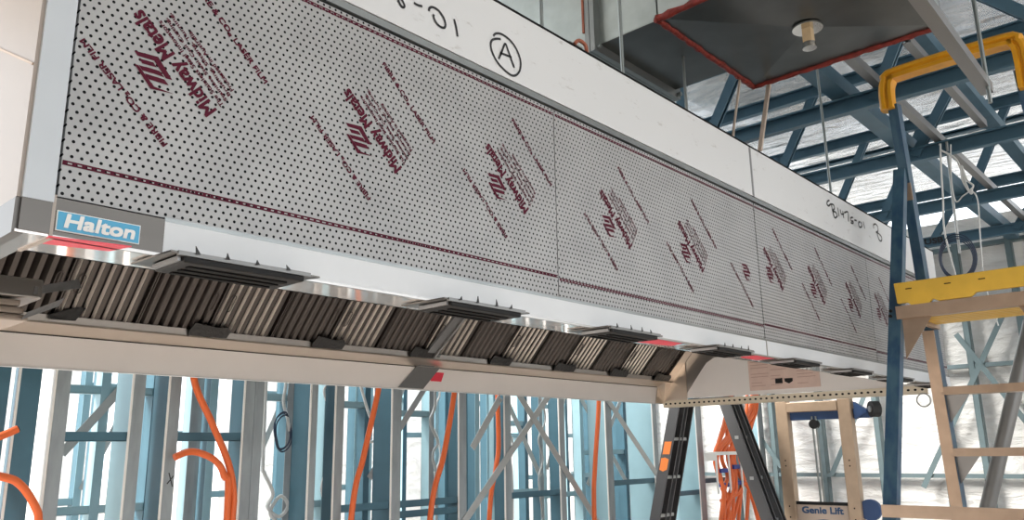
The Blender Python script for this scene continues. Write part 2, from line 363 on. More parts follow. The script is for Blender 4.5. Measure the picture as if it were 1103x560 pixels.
# grease filters: leaning bank of 16, baffles opening alternate ways
ang = math.radians(47); dv = Vector((0,-math.cos(ang),math.sin(ang))); nv = Vector((0,-math.sin(ang),-math.cos(ang)))   # up the slope; outward (towards the front, down)
F0 = Vector((0, 3.118, 2.214)); FL = .50
for k in range(16):
    xa = .432 + .29*k; xb = xa + .286
    A = lambda x, s, t: F0 + Vector((x,0,0)) + dv*s + nv*t
    m = MB(); m.add([A(xa,0,-.03),A(xb,0,-.03),A(xb,FL,-.03),A(xa,FL,-.03),A(xa,0,-.034),A(xb,0,-.034),A(xb,FL,-.034),A(xa,FL,-.034)],
                    [(0,1,2,3),(4,5,6,7),(0,1,5,4),(1,2,6,5),(2,3,7,6),(3,0,4,7)])
    f = m.build('grease_filter', M['filter_dark'], hood)
    bf = MB(); s = 1 if k % 2 == 0 else -1
    n = 7; pit = .27/n
    for j in range(n):
        c = xa + .008 + pit*(j+.5)
        if s > 0: pr = [(c-.011,0),(c+.006,0),(c+.014,-.022),(c+.012,-.022),(c+.005,-.002),(c-.010,-.002)]
        else: pr = [(c-.006,0),(c+.011,0),(c+.010,-.002),(c-.005,-.002),(c-.020,-.024),(c-.022,-.024)]
        bf.add([A(x,.004,t) for x, t in pr] + [A(x,FL,t) for x, t in pr], [(i,(i+1)%6,6+(i+1)%6,6+i) for i in range(6)] + [(0,1,2,3,4,5),(6,7,8,9,10,11)])
    bf.build('baffle', M['filter'], f)
    if s > 0:
        be = MB()
        for j in range(n):
            c = xa + .008 + pit*(j+.5)
            P4 = [A(x,q_,t) for q_ in (.006,FL-.004) for x, t in ((c-.0125,.0005),(c-.0185,-.014),(c-.0195,-.0135),(c-.0135,.001))]
            be.add(P4, [(0,1,2,3),(4,5,6,7)] + [(i,(i+1)%4,4+(i+1)%4,4+i) for i in range(4)])
        be.build('baffle_edge_lit', M['baffle_edge_lit'], f)  # lit faces painted bright on every other filter
    fr = MB()
    fr.add([A(x,q,t) for x in (xa,xb) for q in (0,.012) for t in (.002,-.02)], [(0,2,6,4),(1,3,7,5),(0,1,5,4),(2,3,7,6),(0,1,3,2),(4,5,7,6)])
    for x in (xa, xb-.004): fr.add([A(xx,q,t) for xx in (x,x+.004) for q in (0,FL) for t in (.001,-.02)], [(0,2,6,4),(1,3,7,5),(0,1,5,4),(2,3,7,6),(0,1,3,2),(4,5,7,6)])
    fr.build('filter_frame', M['filter'], f)
    hx = xb - .035 if k % 2 == 1 else xa + .035
    loop = [A(hx + .010*math.cos(t)*1.0, .16 + .03*(1 if math.sin(t) > 0 else -1) + .010*math.sin(t), .004) for t in [2*math.pi*i/16 for i in range(16)]]
    MB().tube(loop, .0018, 6, closed=True).build('filter_handle', M['filter'], f)
# black tape over the filter joints
for k, xt in enumerate([.455, 1.59, 2.17, 2.75, 3.33, 3.91, 4.49, 5.03]):
    if k == 0: continue
    w = .085 if k < 5 else .1
    p = [(xt-w, 0), (xt+w*.9, .004), (xt+w, .03), (xt+w*.8, .045), (xt+.02, .04), (xt-w*.9, .05), (xt-w*1.05, .02)]
    q = [Vector((x, 3.118 - .035*(z/.05) , 2.196 + z)) + Vector((0,-.016,0)) for x, z in p]
    MB().prism(q, (0,.004,.002)).build('black_tape', M['black_tape'], hood)
# right end: stainless cheek, white film sheet, printed label, slotted angle
MB().box(X1-.008, X1, 1.385, 3.2, ZB+.03, 2.8).build('end_cheek', M['steel'], hood)
c0 = X1-.011
et = MB(); et.add([A(x,q_,t) for x in (5.09,X1-.012) for q_ in (-.03,.56) for t in (.014,-.03)], [(0,2,6,4),(1,3,7,5),(0,1,5,4),(2,3,7,6),(0,1,3,2),(4,5,7,6)])
et.build('end_trim', M['steel_warm'], hood)
MB().prism([(5.075,3.19,2.05),(5.18,3.19,2.05),(5.18,3.10,2.22),(5.075,3.10,2.22),(5.11,3.19,2.166)], (0,-.004,-.002)).build('end_trim', M['steel_warm'], hood)
MB().box(5.178,5.186,2.99,3.2,2.06,2.62).build('cheek_edge', M['steel_warm'], hood)
poly = [(c0,1.40,2.062),(c0,3.02,2.076),(c0,2.86,2.27),(c0,2.82,2.315),(c0,2.76,2.345),(c0,2.66,2.36),(c0,1.40,2.36)]
MB().prism(poly, (.002,0,0)).build('cheek_film', M['film_beige'], hood)
lb = MB().box(c0-.003, c0-.001, 2.02, 2.505, 2.098, 2.30).build('printed_label', M['pink_label'], hood)
rr = random.Random(5)
for col0, col1 in ((2.36,2.49),(2.19,2.35),(2.03,2.17)):
    for j in range(9):
        z = 2.29 - .02*j
        if rr.random() < .3: continue
        MB().box(c0-.0042, c0-.003, col1 - rr.uniform(.06,.13), col1, z-.004, z).build('label_print', M['label_ink'], lb)
MB().box(c0-.0042, c0-.003, 2.07, 2.13, 2.215, 2.25).build('label_block', M['black'], lb)
MB().box(c0-.0042, c0-.003, 2.27, 2.32, 2.135, 2.17).build('label_block', M['black'], lb)
MB().prism([(c0-.003,2.255,2.165),(c0-.003,2.20,2.165),(c0-.003,2.20,2.145),(c0-.003,2.227,2.13),(c0-.003,2.255,2.145)], (-.0012,0,0)).build('label_block', M['black'], lb)
an = MB().box(c0-.008, c0-.004, 1.39, 3.19, 2.018, 2.064).build('slotted_angle', M['slot_cream'], hood)
MB().box(c0-.008, c0+.03, 1.39, 3.19, 2.016, 2.02).build('angle_foot', M['slot_cream'], an)
for j in range(46):
    y = 1.42 + .0388*j; z = 2.042
    MB().prism([(c0-.0085, y+.009*math.cos(a), z+.007*math.sin(a)) for a in [math.pi*i/4 for i in range(8)]], (.0008,0,0)).build('slot', M['seam'], an)
# left end: boxed-in damper housing with taped edge strips
hb = MB(); hb.box(.40,.79,2.55,2.95,2.178,2.236); hbx = hb.build('drain_box', M['steel'], hood, bevel=.006)
hb = MB()
for j in range(3): hb.box(.40,.765-.012*j,2.565,2.93,2.112+.021*j,2.131+.021*j)
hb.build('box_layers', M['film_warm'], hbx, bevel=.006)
MB().prism([(.765,2.545,2.188),(.765,2.545,2.212),(.90,2.60,2.262),(.91,2.60,2.236)], (0,.003,0)).build('grey_tape', M['grey_tape'], hood)
MB().prism([(.74,2.545,2.112),(.755,2.545,2.136),(.895,2.68,2.215),(.88,2.68,2.186)], (0,.003,0)).build('grey_tape', M['grey_tape'], hood)
MB().prism([(.985,3.10,2.222),(1.08,3.085,2.262),(1.10,3.085,2.256),(1.075,3.10,2.21),(.99,3.10,2.208)], (0,-.01,0)).build('black_tape', M['black_tape'], hood)
# grey strap taped across the rear lip and over the filters
sA = A(2.79,.012,.012); sB = A(2.86,.40,.012)
st = MB(); st.bar(sA, sB, .055, .014, nv); st.build('angle_strap', M['grey_tape'], hood)
MB().bar(sA + Vector((.03,0,-.006)), sB + Vector((.03,0,-.006)), .012, .03, nv).build('strap_flange', M['grey_chan'], hood)
MB().prism([(2.665,3.19,2.05),(2.835,3.19,2.05),(2.955,3.19,2.168),(2.79,3.19,2.168)], (0,.003,0)).build('grey_tape', M['grey_tape'], hood)
MB().prism([(2.79,3.185,2.17),(2.90,3.185,2.17),(2.865,3.09,2.225),(2.755,3.09,2.225)], (0,-.004,-.004)).build('grey_tape', M['grey_tape'], hood)
MB().prism([(2.89,3.192,2.094),(2.965,3.192,2.094),(2.985,3.192,2.142),(2.885,3.192,2.142)], (0,.002,0)).build('red_sticker', M['red'], hood)
# handwriting on the fascia
ST1 = [[(1.0381,2.7184),(1.0421,2.7098),(1.0505,2.7039),(1.0567,2.709),(1.0516,2.7181),(1.0467,2.7222),(1.0432,2.7265),(1.0384,2.7268),(1.0361,2.7225),(1.0381,2.7184)],
 [(1.0844,2.7294),(1.0959,2.7285),(1.1101,2.7316)],
 [(1.1306,2.728),(1.1316,2.7358),(1.1419,2.7432),(1.1603,2.7424),(1.1764,2.7309),(1.1829,2.7162),(1.1792,2.7052),(1.1659,2.7028),(1.1527,2.7081),(1.1448,2.7198),(1.1463,2.7261)],
 [(1.2111,2.7411),(1.2178,2.7239),(1.2228,2.6995)],
 [(1.3479,2.7506),(1.3572,2.7613),(1.379,2.7686),(1.4104,2.7646),(1.4358,2.7484),(1.4513,2.721),(1.4473,2.6912),(1.4274,2.6701),(1.4021,2.668),(1.3652,2.6822),(1.3442,2.7041),(1.3384,2.7248),(1.3447,2.7387),(1.3601,2.748),(1.3756,2.7532)],
 [(1.3672,2.6945),(1.3794,2.7198),(1.3924,2.7467),(1.4016,2.7353),(1.4126,2.716),(1.426,2.692)],
 [(1.3731,2.7142),(1.3936,2.7159),(1.4171,2.7177)]]
ST2 = [[(3.5708,2.8142),(3.5431,2.8025),(3.536,2.7861),(3.5545,2.7847),(3.5805,2.7997)],
 [(3.5863,2.801),(3.5952,2.7687),(3.6087,2.7428)],
 [(3.5863,2.801),(3.6182,2.8014),(3.6206,2.7852),(3.5952,2.7687),(3.6305,2.7706),(3.6478,2.7576),(3.6224,2.7423),(3.6057,2.7422)],
 [(3.6642,2.8002),(3.6695,2.7593)],[(3.695,2.7984),(3.7034,2.7776),(3.7373,2.7848)],[(3.7262,2.7966),(3.728,2.763)],
 [(3.7438,2.7918),(3.7966,2.8059),(3.7882,2.7583)],
 [(3.8558,2.7923),(3.8225,2.7825),(3.8258,2.7688),(3.8543,2.7728),(3.8462,2.7614),(3.8178,2.7574)],
 [(3.871,2.782),(3.9031,2.7862)],
 [(3.9483,2.7907),(3.9252,2.7772),(3.9309,2.7608),(3.9589,2.7646),(3.9738,2.7811),(3.9564,2.7912)],
 [(3.996,2.8004),(4.0076,2.767)],
 [(4.1456,2.7941),(4.1487,2.813),(4.1816,2.8245),(4.2127,2.8146),(4.2041,2.7901),(4.1749,2.7802),(4.2095,2.7807),(4.2542,2.7688),(4.2407,2.7459),(4.2065,2.7476),(4.1914,2.7785)]]
for sts, par, w, cuts in ((ST1, fa[0], .0062, (1,2,3,4,5)), (ST2, fa[1], .0085, (1,3,4,6,7,8,9,10,11))):
    for a, b in zip((0,)+cuts, cuts+(len(sts),)):
        m = MB()
        for q in sts[a:b]: ribbon(m, [(x, YF-.0055, z) for x, z in q], w, (0,-1,0))
        m.build('marker_writing', M['ink'], par)
# protective-film print: slanted logos, lines and warnings, and the dashed edge lines
MARK = [[(-.0345,.0272),(.0057,.0306),(.0327,-.0025),(.0216,-.0034),(-.0008,.0212),(-.0286,.0202)],[(-.0255,.0164),(-.0019,.0178),(.0047,.0109),(-.0196,.0093)],
 [(-.0147,.0053),(.0097,.0062),(.0187,-.0024),(-.0078,-.002)],[(-.0323,.0037),(-.0262,.004),(.0032,-.0246),(.0371,-.0269),(-.0026,-.0304)],
 [(-.0253,.0043),(.0079,.0056),(.0154,-.0016),(-.0185,-.0029)],[(-.0145,-.0069),(.0191,-.0063),(.0272,-.0144),(-.0067,-.0148)]]
YP = YF + .0042
def print_unit(ax, az, panel, xmax, xmin=0):
    """one repeat of the film print; (ax, az) is the centre of the mark"""
    m = MB()
    for q in MARK:
        if max(ax+x for x, z in q) < xmax: m.add([(ax+x, YP - .0001*MARK.index(q), az+z) for x, z in q], [tuple(range(len(q)))])
    if m.v: m.build('printed_logo', M['film_ink'], panel)
    d = Vector((-.144,0,.135)).normalized(); u = Vector((-d.z,0,d.x))
    if ax + .118 < xmax:
        lettering('printed_text', 'Midway Metals', M['film_ink'], panel, Vector((ax+.110, YP, az-.038)) - u*.010, d, u, length=.198, height=.035, fat=.0022)
        for j, (tx, L) in enumerate((('The Stainless Steel Innovators', .17), ('Stainless Steel, Coil Cutting,', .165), ('Brushing, Slitting, Turning,', .165), ('Processed in Australia', .12))):
            o = Vector((ax+.110, YP, az-.038)) - u*(.028 + .0125*j) + d*(.0 + .004*j)
            lettering('printed_text', tx, M['film_ink'], panel, o, d, u, length=L, height=.0085, fat=.0006)
    s = Vector((ax+.035, YP, az-.118))
    if s.x < xmax and s.x-.15 > xmin: lettering('printed_text', 'FIBRE & CO\u2082 LASER FILM', M['film_ink'], panel, s, d, u, length=.20, height=.0125, fat=.0011)
    s = Vector((ax+.055, YP, az+.190))
    if s.x + .155 < xmax: lettering('printed_text', 'FIBRE & CO\u2082 LASER FILM', M['film_ink'], panel, s, -d, -u, length=.205, height=.0125, fat=.0011)
for pi, cs in enumerate([[(.522,2.358),(.949,2.36),(1.367,2.357)],[(1.834,2.349),(2.26,2.343),(2.685,2.345)],[(2.885,2.365),(3.30,2.36),(3.72,2.35)],[(4.10,2.35),(4.52,2.35),(4.94,2.35)]]):
    for c in cs: print_unit(c[0], c[1], panels[pi], XS[pi+1]-.01, XS[pi]+.004)
    a, b = XS[pi]+.005, XS[pi+1]-.003
    for z in ((2.1665 if pi % 2 == 0 else 2.1605), 2.618):
        m = MB(); q = lambda x0, x1, z0, z1: m.add([(x0,YP,z0),(x1,YP,z0),(x1,YP,z1),(x0,YP,z1)], [(0,1,2,3)])
        q(a, b, z-.0038, z-.0013); q(a, b, z+.0013, z+.0038); x = a
        while x < b - .01: q(x, x+.006, z-.0016, z+.0016); x += .014
        m.build('printed_line', M['film_ink'], panels[pi])

# ------------------------------------------------------------------ hangers
def rod(x, y, z0, z1, label, r=.006, name='threaded_rod'):
    o = MB().cyl((x,y,z0), (x,y,z1), r, 10).build(name, M['galv_rod']); 
    return tag(o, label, 'threaded rod')
rod(3.70, 1.30, 2.858, 4.44, 'thin threaded rod dropping to the hood top above the far handwriting')
rod(1.985, 1.30, 2.858, 4.44, 'pale threaded rod in front of the light duct side, right of the duct flange')
rod(1.585, 1.30, 2.858, 4.44, 'threaded rod dropping to the hood top left of the duct flange')
rod(2.56, 1.40, 2.858, 4.44, 'thin threaded rod in the gap between duct underside and hood fascia')
rod(3.372, .548, 3.0, 4.44, 'bright threaded rod through the loose end of the grey strut channel', .008)

# ------------------------------------------------------------------ duct and plenum box
duct = thing('supply_duct', 'pale galvanised rectangular duct with a flanged joint passing above the hood', 'duct', (2.53, 2.6, 3.2))
for y0, y1, nm in ((1.605, 4.1, 'duct_length'), (1.325, 1.585, 'duct_stub')):
    MB().box(2.262, 2.80, y0, y1, 3.201, 3.85).build(nm, M['galv'], duct)
    MB().box(2.264, 2.798, y0+.001, y1-.001, 3.1985, 3.203).build('duct_base_shade', M['base_sheet'], duct)  # darker plate carries the shade under the duct in its colour
fl = MB()
for y0, y1 in ((1.575,1.595),(1.598,1.618)):
    fl.box(2.226,2.262,y0,y1,3.165,3.88); fl.box(2.80,2.836,y0,y1,3.165,3.88); fl.box(2.262,2.80,y0,y1,3.165,3.2); fl.box(2.262,2.80,y0,y1,3.85,3.88)
flg = fl.build('flange', M['galv_dark'], duct)
s = MB(); s.box(2.222,2.232,1.619,1.627,3.25,3.8); s.build('seal_line', M['orange_seal'], flg)
MB().cyl((2.245,1.56,3.182),(2.245,1.635,3.182),.009,10).build('flange_bolt', M['galv_rod'], flg)
MB().cyl((2.818,1.56,3.182),(2.818,1.635,3.182),.009,10).build('flange_bolt', M['galv_rod'], flg)
# small sealed bracket standing by the duct
br = thing('sealed_bracket', 'small bent bracket edged with orange sealant standing on the hood below the duct', 'bracket', (1.80,1.36,2.858))
MB().box(1.77,1.835,1.345,1.35,2.858,2.935).build('plate', M['galv_dark'], br)
MB().tube(smooth_path([(1.79,1.34,2.93),(1.805,1.335,2.945),(1.838,1.335,2.94),(1.843,1.335,2.90),(1.845,1.335,2.858)],4), .006, 8).build('seal_bead', M['orange_seal'], br)
box = thing('plenum_box', 'square galvanised plenum box overhead with red sealant round its cross-broken base', 'duct box', (2.63,.96,3.2))
xa, xb, ya, yb, zb = 2.253, 3.006, .597, 1.323, 3.2
sd = MB()
for p in ((xa,xa+.006,ya,yb),(xb-.006,xb,ya,yb),(xa,xb,ya,ya+.006),(xa,xb,yb-.006,yb)): sd.box(*p, zb, 3.86)
sd.build('side_panel', M['galv'], box)
cx_, cy_ = 2.64, .945
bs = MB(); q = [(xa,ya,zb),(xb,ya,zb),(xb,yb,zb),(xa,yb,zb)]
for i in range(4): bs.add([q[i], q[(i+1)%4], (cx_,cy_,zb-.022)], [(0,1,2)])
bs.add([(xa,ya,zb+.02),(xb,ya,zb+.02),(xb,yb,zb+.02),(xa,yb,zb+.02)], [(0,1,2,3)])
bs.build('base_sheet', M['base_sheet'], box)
s = MB()
for i in range(4):
    a, b = Vector(q[i]), Vector(q[(i+1)%4]); n = 26; rr = random.Random(i)
    s.tube([a.lerp(b, j/n) + Vector((rr.uniform(-.003,.003), rr.uniform(-.003,.003), rr.uniform(-.002,.002))) for j in range(n+1)], [rr.uniform(.010,.0155) for j in range(n+1)], 8)
s.build('sealant_bead', M['sealant'], box)
nu = MB().cyl((cx_,cy_,zb-.030),(cx_,cy_,zb-.024),.052,32).build('washer', M['clear'], box)
MB().box(cx_-.016,cx_+.016,cy_-.016,cy_+.016,zb-.085,zb-.030).build('timber_block', M['timber'], nu, bevel=.002)
MB().cyl((cx_,cy_,zb-.105),(cx_,cy_,zb-.085),.024,20).build('end_nut', M['clear'], nu)
ch = MB(); ch.chan((2.45,.556,3.09),(3.45,.566,3.09),.045,.042,(0,0,1),.003,.008)
tag(ch.build('strut_channel', M['grey_chan']), 'grey slotted strut channel slung under the plenum box edge toward the ladder guard', 'strut channel')
tag(MB().bar((3.015,1.26,3.20),(2.868,1.262,2.86),.016,.010).build('timber_batten', M['batten']), 'thin pale batten leaning from the plenum corner down to the hood top', 'batten')
tag(MB().tube(smooth_path([(2.90,1.33,3.22),(2.84,1.325,3.08),(2.78,1.32,2.95),(2.735,1.31,2.86)],5),.005,8).build('wire_hanger', M['batten']), 'thin twisted wire hanger slanting beside the pale batten', 'wire')

# ------------------------------------------------------------------ roof trusses (run across the hood), beams and channels
def truss(x, ybot, webs, label, zb=3.6, zt=4.26, y0=-.9, y1=5.6):
    t = thing('roof_truss', label, 'roof truss', (x, 2.3, zb))
    MB().chan((x,y0,zb),(x,y1,zb),.05,.095).build('bottom_chord', M['truss'], t)
    MB().chan((x,y0,zt),(x,y1,zt),.05,.095).build('top_chord', M['truss'], t)
    for (ya_, za_, yb_, zb_) in webs:
        MB().chan((x+.03,ya_,za_),(x+.03,yb_,zb_),.06,.045,(1,0,0)).build('web', M['truss'], t)
    return t
def zig(ys, zb=3.6, zt=4.26): return [(ys[i], zb if i % 2 == 0 else zt, ys[i+1], zt if i % 2 == 0 else zb) for i in range(len(ys)-1)]
truss(3.2, 0, zig([4.9,4.4,3.9,3.3,2.9,2.4]), 'roof truss nearest the camera, mostly hidden by the plenum box')
truss(4.43, 0, [(2.47,3.6,2.47,4.26),(2.33,3.6,1.94,4.26),(1.27,3.6,.93,4.26),(.93,4.26,.3,3.6),(3.3,3.6,2.9,4.26),(4.3,3.6,3.9,4.26)], 'roof truss just behind the ladder guard, its bottom chord crossing the plenum corner')
truss(5.56, 0, [(2.38,3.6,2.0,4.26),(1.385,3.6,.955,4.26),(.4,3.6,.1,4.26),(3.4,3.6,3.0,4.26),(4.4,3.6,4.0,4.26)], 'second roof truss beyond the ladder guard, carrying a cable tie and wire loops')
truss(6.95, 0, [(2.49,3.6,2.10,4.33),(2.04,3.6,1.64,4.33),(1.40,3.6,1.02,4.33),(.6,3.6,.3,4.33),(3.5,3.6,3.1,4.33)], 'third roof truss, seen through above the ladder platform', zt=4.33)
td = truss(8.2, 0, [(2.6,3.6,2.25,4.1),(2.0,3.6,1.65,4.1),(1.3,3.6,.95,4.1),(.7,3.6,.3,4.1)], 'farthest roof truss, in front of the bright gap over the wrapped wall', zt=4.06)
tag(MB().chan((2.6,1.44,3.70),(8.9,1.44,3.70),.10,.09,(0,0,1)).build('ceiling_beam', M['truss']), 'dark blue beam lying along the hood direction on the truss bottom chords', 'beam')
tag(MB().chan((2.6,1.10,4.1),(8.9,1.10,4.1),.10,.08,(0,0,1)).build('ceiling_beam', M['truss']), 'dark blue beam running high behind the ladder guard under the roof foil', 'beam')
tag(MB().chan((2.6,1.24,3.675),(8.9,1.21,3.675),.045,.05,(0,0,1)).build('steel_channel', M['grey_chan']), 'long grey steel channel resting on the trusses beside the ladder guard', 'channel')
tag(MB().chan((4.0,.96,3.675),(5.5,.95,3.675),.04,.045,(0,0,1)).build('steel_channel', M['grey_chan']), 'short grey steel channel on the trusses right behind the middle of the ladder guard', 'channel')
for i, y in enumerate((2.9, 4.3)):
    tag(MB().chan((2.6,y,4.18),(8.9,y,4.18),.10,.08,(0,0,1)).build('ceiling_beam', M['truss']), ('blue beam under the roof foil seen between plenum and hood fascia', 'blue beam under the roof foil deepest behind the hood')[i], 'beam')
lettering('printed_text', 'USB', M['ink'], td, (8.172,2.05,3.575), (0,-1,0), (0,0,1), length=.16, height=.05, fat=.006)
for x, nm in ((5.0,'between the second truss and the ladder guard'),(6.25,'between the second and third trusses'),(7.55,'beyond the third truss')):
    tag(MB().chan((x,-.9,4.385),(x,3.3,4.385),.06,.04).build('roof_batten', M['truss']), 'thin blue roof batten under the foil ' + nm, 'batten')
# ------------------------------------------------------------------ stud walls
def stud(parent, x, y, z0, z1, fl=.05, d=.09, m='blue_steel', front='flange', flip=1):
    """C-stud: web on its left (-x) side, front flange facing the room"""
    t = .003; b = MB()
    b.box(x, x+t, y, y+d, z0, z1); b.box(x, x+fl, y+d-t, y+d, z0, z1); b.box(x+fl-t, x+fl, y+d-.014, y+d, z0, z1)
    o = b.build('stud', M[m], parent)
    f = MB(); f.box(x-.001, x+fl, y-t, y, z0, z1); f.box(x+fl-t, x+fl, y, y+.014, z0, z1)
    f.build('stud_flange', M[front], o)
    return o
wa = thing('wall_frame', 'blue steel stud wall frame standing directly behind the hood', 'wall frame', (4.2,4.2,0))
A_ST = [(1.05,.16,.09),(1.255,.085,.09),(1.41,.06,.10),(1.775,.055,.22),(1.965,.055,.2),(2.40,.055,.16),(2.458,.055,.16),(2.84,.04,.2),(3.02,.055,.12),(3.47,.07,.2),(4.08,.065,.12),(4.56,.06,.12),(5.215,.06,.12),(5.86,.08,.2),(6.615,.06,.30),(7.42,.10,.25),(8.82,.12,.09)]
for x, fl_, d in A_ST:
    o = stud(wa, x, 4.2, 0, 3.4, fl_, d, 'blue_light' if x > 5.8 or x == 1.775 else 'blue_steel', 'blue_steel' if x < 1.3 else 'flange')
    MB().box(x-.012, x-.002, 4.199, 4.207, 0, 3.4).build('stud_edge_glint', M['bracket'], o)  # highlight on the stud's bend, painted as a white strip
cr = MB(); ribbon(cr, [(1.988,4.1955,1.645),(2.012,4.1955,1.575)], .006, (0,-1,0)); cr.build('marker_cross', M['ink'], wa)
cr = MB(); ribbon(cr, [(2.014,4.1955,1.63),(1.982,4.1955,1.59)], .006, (0,-1,0)); cr.build('marker_cross', M['ink'], wa)
MB().box(1.405,1.41,4.21,4.60,0,3.4).build('reveal_panel', M['bracket'], wa)
def nog(parent, x0, x1, y, z, m='blue_steel', h=.045, d=.09):
    b = MB(); b.box(x0,x1,y,y+.003,z-h/2,z+h/2); b.box(x0,x1,y,y+d,z-h/2,z-h/2+.003)
    return b.build('nogging', M[m], parent)
for x0, x1, z in ((1.47,1.775,1.828),(2.02,2.40,1.828),(3.54,4.08,1.40),(3.54,4.08,1.335),(3.08,3.47,1.40),(4.62,5.215,1.40),(5.94,6.615,1.44),(6.68,7.42,1.30),(7.52,8.82,1.40)): nog(wa, x0, x1, 4.212, z)
MB().box(1.0,8.95,4.2,4.29,0,.004).build('bottom_track', M['blue_steel'], wa)
MB().box(1.0,8.95,4.195,4.30,3.36,3.42).build('top_track', M['blue_steel'], wa)
for a, b in (((4.02,1.16),(5.09,2.17)),((4.66,2.2),(5.72,1.08)),((5.86,2.17),(6.6,1.50)),((6.75,1.62),(7.42,2.2)),((4.2,1.75),(4.5,2.12))):
    k_ = 4.192 - .006*(a[1] > b[1])
    MB().bar((a[0],k_,a[1]),(b[0],k_,b[1]),.004,.055,(0,0,1)).build('strap_brace', M['strap'], wa)
wb = thing('wall_frame', 'second blue steel stud frame close behind the front stud wall', 'wall frame', (4.2,4.8,0))
for i, x in enumerate((1.20,1.43,1.62,1.845,2.14,2.38,2.50,2.72,3.05,3.35,3.70,4.33,4.84,5.10,5.66,6.27,7.0,8.05)):
    stud(wb, x, 4.8, 0, 3.3, .05, .09, ('blue_steel','blue_light')[i % 2], ('blue_light','blue_steel','flange')[i % 3])
for x0, x1, z in ((1.67,2.14,2.10),(1.67,2.14,1.45),(2.77,3.05,2.10),(3.4,3.7,2.07),(3.1,3.35,1.40),(3.75,4.33,2.02),(4.89,5.66,1.38),(5.7,6.27,1.33),(6.3,7.0,1.7),(7.05,8.05,1.35)): nog(wb, x0, x1, 4.805, z, 'blue_light')
for a, b in (((1.67,1.75),(2.1,2.3)),((3.75,1.55),(4.3,2.25)),((5.2,2.2),(5.66,1.5)),((6.3,2.2),(7.0,1.4)),((6.35,1.4),(6.95,2.2))): MB().bar((a[0],4.793,a[1]),(b[0],4.793,b[1]),.004,.05,(0,0,1)).build('strap_brace', M['strap'], wb)
MB().box(1.1,8.1,4.79,4.9,3.3,3.34).build('top_track', M['blue_steel'], wb)
wd = thing('wall_frame', 'dark blue stud frame seen through the left stud bays', 'wall frame', (2.5,5.5,0))
for i in range(10):
    x = 1.42 + .34*i; stud(wd, x, 5.5, 0, 3.2, (.05,.08,.06)[i % 3], .10, 'blue_steel', ('blue_steel','flange','blue_light')[i % 3])
MB().box(1.4,4.8,5.49,5.65,3.2,3.24).build('top_track', M['blue_steel'], wd)
wf = thing('wall_frame', 'blue stud frame deep behind the strap cross', 'wall frame', (6.5,5.6,0))
for i in range(7):
    x = 5.25 + .56*i; stud(wf, x, 5.6, 0, 3.2, (.05,.07,.05)[i % 3], .09, 'blue_steel', ('blue_steel','blue_light','blue_steel')[i % 3])
    if i % 2: nog(wf, x+.05, x+.56, 5.61, (1.45,2.0,1.75)[i % 3], 'blue_light', .05)
MB().box(4.9,9.0,5.59,5.76,3.2,3.24).build('top_track', M['blue_steel'], wf)
wc = thing('wall_frame', 'distant blue stud frame of the rooms behind, half lost between nearer studs', 'wall frame', (5,6.4,0))
for i in range(16):
    x = 1.9 + .44*i; stud(wc, x, 6.4, 0, 3.2, .05, .09, ('blue_light','blue_steel')[i % 2], ('blue_steel','blue_light')[i % 2])
    if i < 15: nog(wc, x+.05, x+.44, 6.41, (1.42,2.25,1.9)[i % 3], 'blue_light', .05)
    if i % 3 == 1: MB().bar((x+.05,6.39,1.5),(x+.44,6.39,2.4),.004,.05,(0,0,1)).build('strap_brace', M['strap'], wc)
MB().box(1.8,8.7,6.39,6.5,3.2,3.24).build('top_track', M['blue_steel'], wc)
we = thing('wall_frame', 'blue stud and girt frame standing against the white wrapped wall', 'wall frame', (8.95,2.5,0))
for i, y in enumerate((6.9,6.3,5.7,5.1,4.55,4.05,3.50,2.90,2.28,1.94,1.47,.9,.35,-.3)):
    b = MB(); b.box(8.90,8.903,y,y+.055,0,3.7); b.box(8.90,9.0,y,y+.003,0,3.7); b.box(8.997,9.0,y,y+.055,0,3.7); b.box(8.90,8.915,y+.052,y+.055,0,3.7)
    b.build('stud', M['grey_blue'], we)
for z in (.5,1.42,2.47,3.1,3.66): MB().box(8.905,8.99,-.5,7.0,z-.02,z+.02).build('girt', M['grey_blue'], we)
for a, b in (((2.547,1.307),(1.635,2.924)),((2.06,2.79),(1.35,1.5)),((3.45,1.42),(2.9,2.45)),((4.6,2.4),(4.0,1.5))):
    MB().bar((8.892-.006*(a[1] > b[1]),*a),(8.892-.006*(a[1] > b[1]),*b),.004,.05,(0,0,1)).build('strap_brace', M['grey_blue'], we)

# ------------------------------------------------------------------ platform ladder
lad = thing('platform_ladder', 'blue fibreglass platform ladder with yellow toe board and guard at the right', 'ladder', (3.65,.76,0))
def climb(z): return 3.87 + .204*(3.3 - z)
def rear(z): return 3.90 + .377*(2.97 - z)*-1
YL, YR = 1.02, .50
def taper(z): return (3.3 - z)*.045
for sgn, y in ((1, YL), (-1, YR)):
    yy = lambda z: y + sgn*taper(z)*.6
    MB().chan((climb(0),yy(0),0),(climb(3.3),yy(3.3),3.3),.07,.042,(0,1,0),.004,.01).build('front_stile', M['ladder_blue'], lad)
    MB().chan((rear(0),yy(0)+sgn*.012,0),(rear(2.98),yy(2.98)+sgn*.012,2.98),.045,.05,(0,1,0),.004,.01).build('rear_stile', M['ladder_blue'], lad)
    e = MB(); e.bar((climb(2.24)-.041,yy(2.24)+.004,2.24),(climb(0)-.041,yy(0)+.004,0),.010,.05,(0,1,0)); e.build('stile_edge', M['alu'], lad)
    MB().bar((rear(2.27),yy(2.27)-sgn*.03,2.27),(climb(2.27),yy(2.27)-sgn*.03,2.27),.02,.05).build('platform_rail', M['alu'], lad)
    MB().bar((climb(2.84)-.037,yy(2.84),2.84),(climb(2.92)-.037,yy(2.92),2.92),.006,.05,(0,1,0)).build('tie_plate', M['alu'], lad)
zg = 3.44; xg = climb(zg)
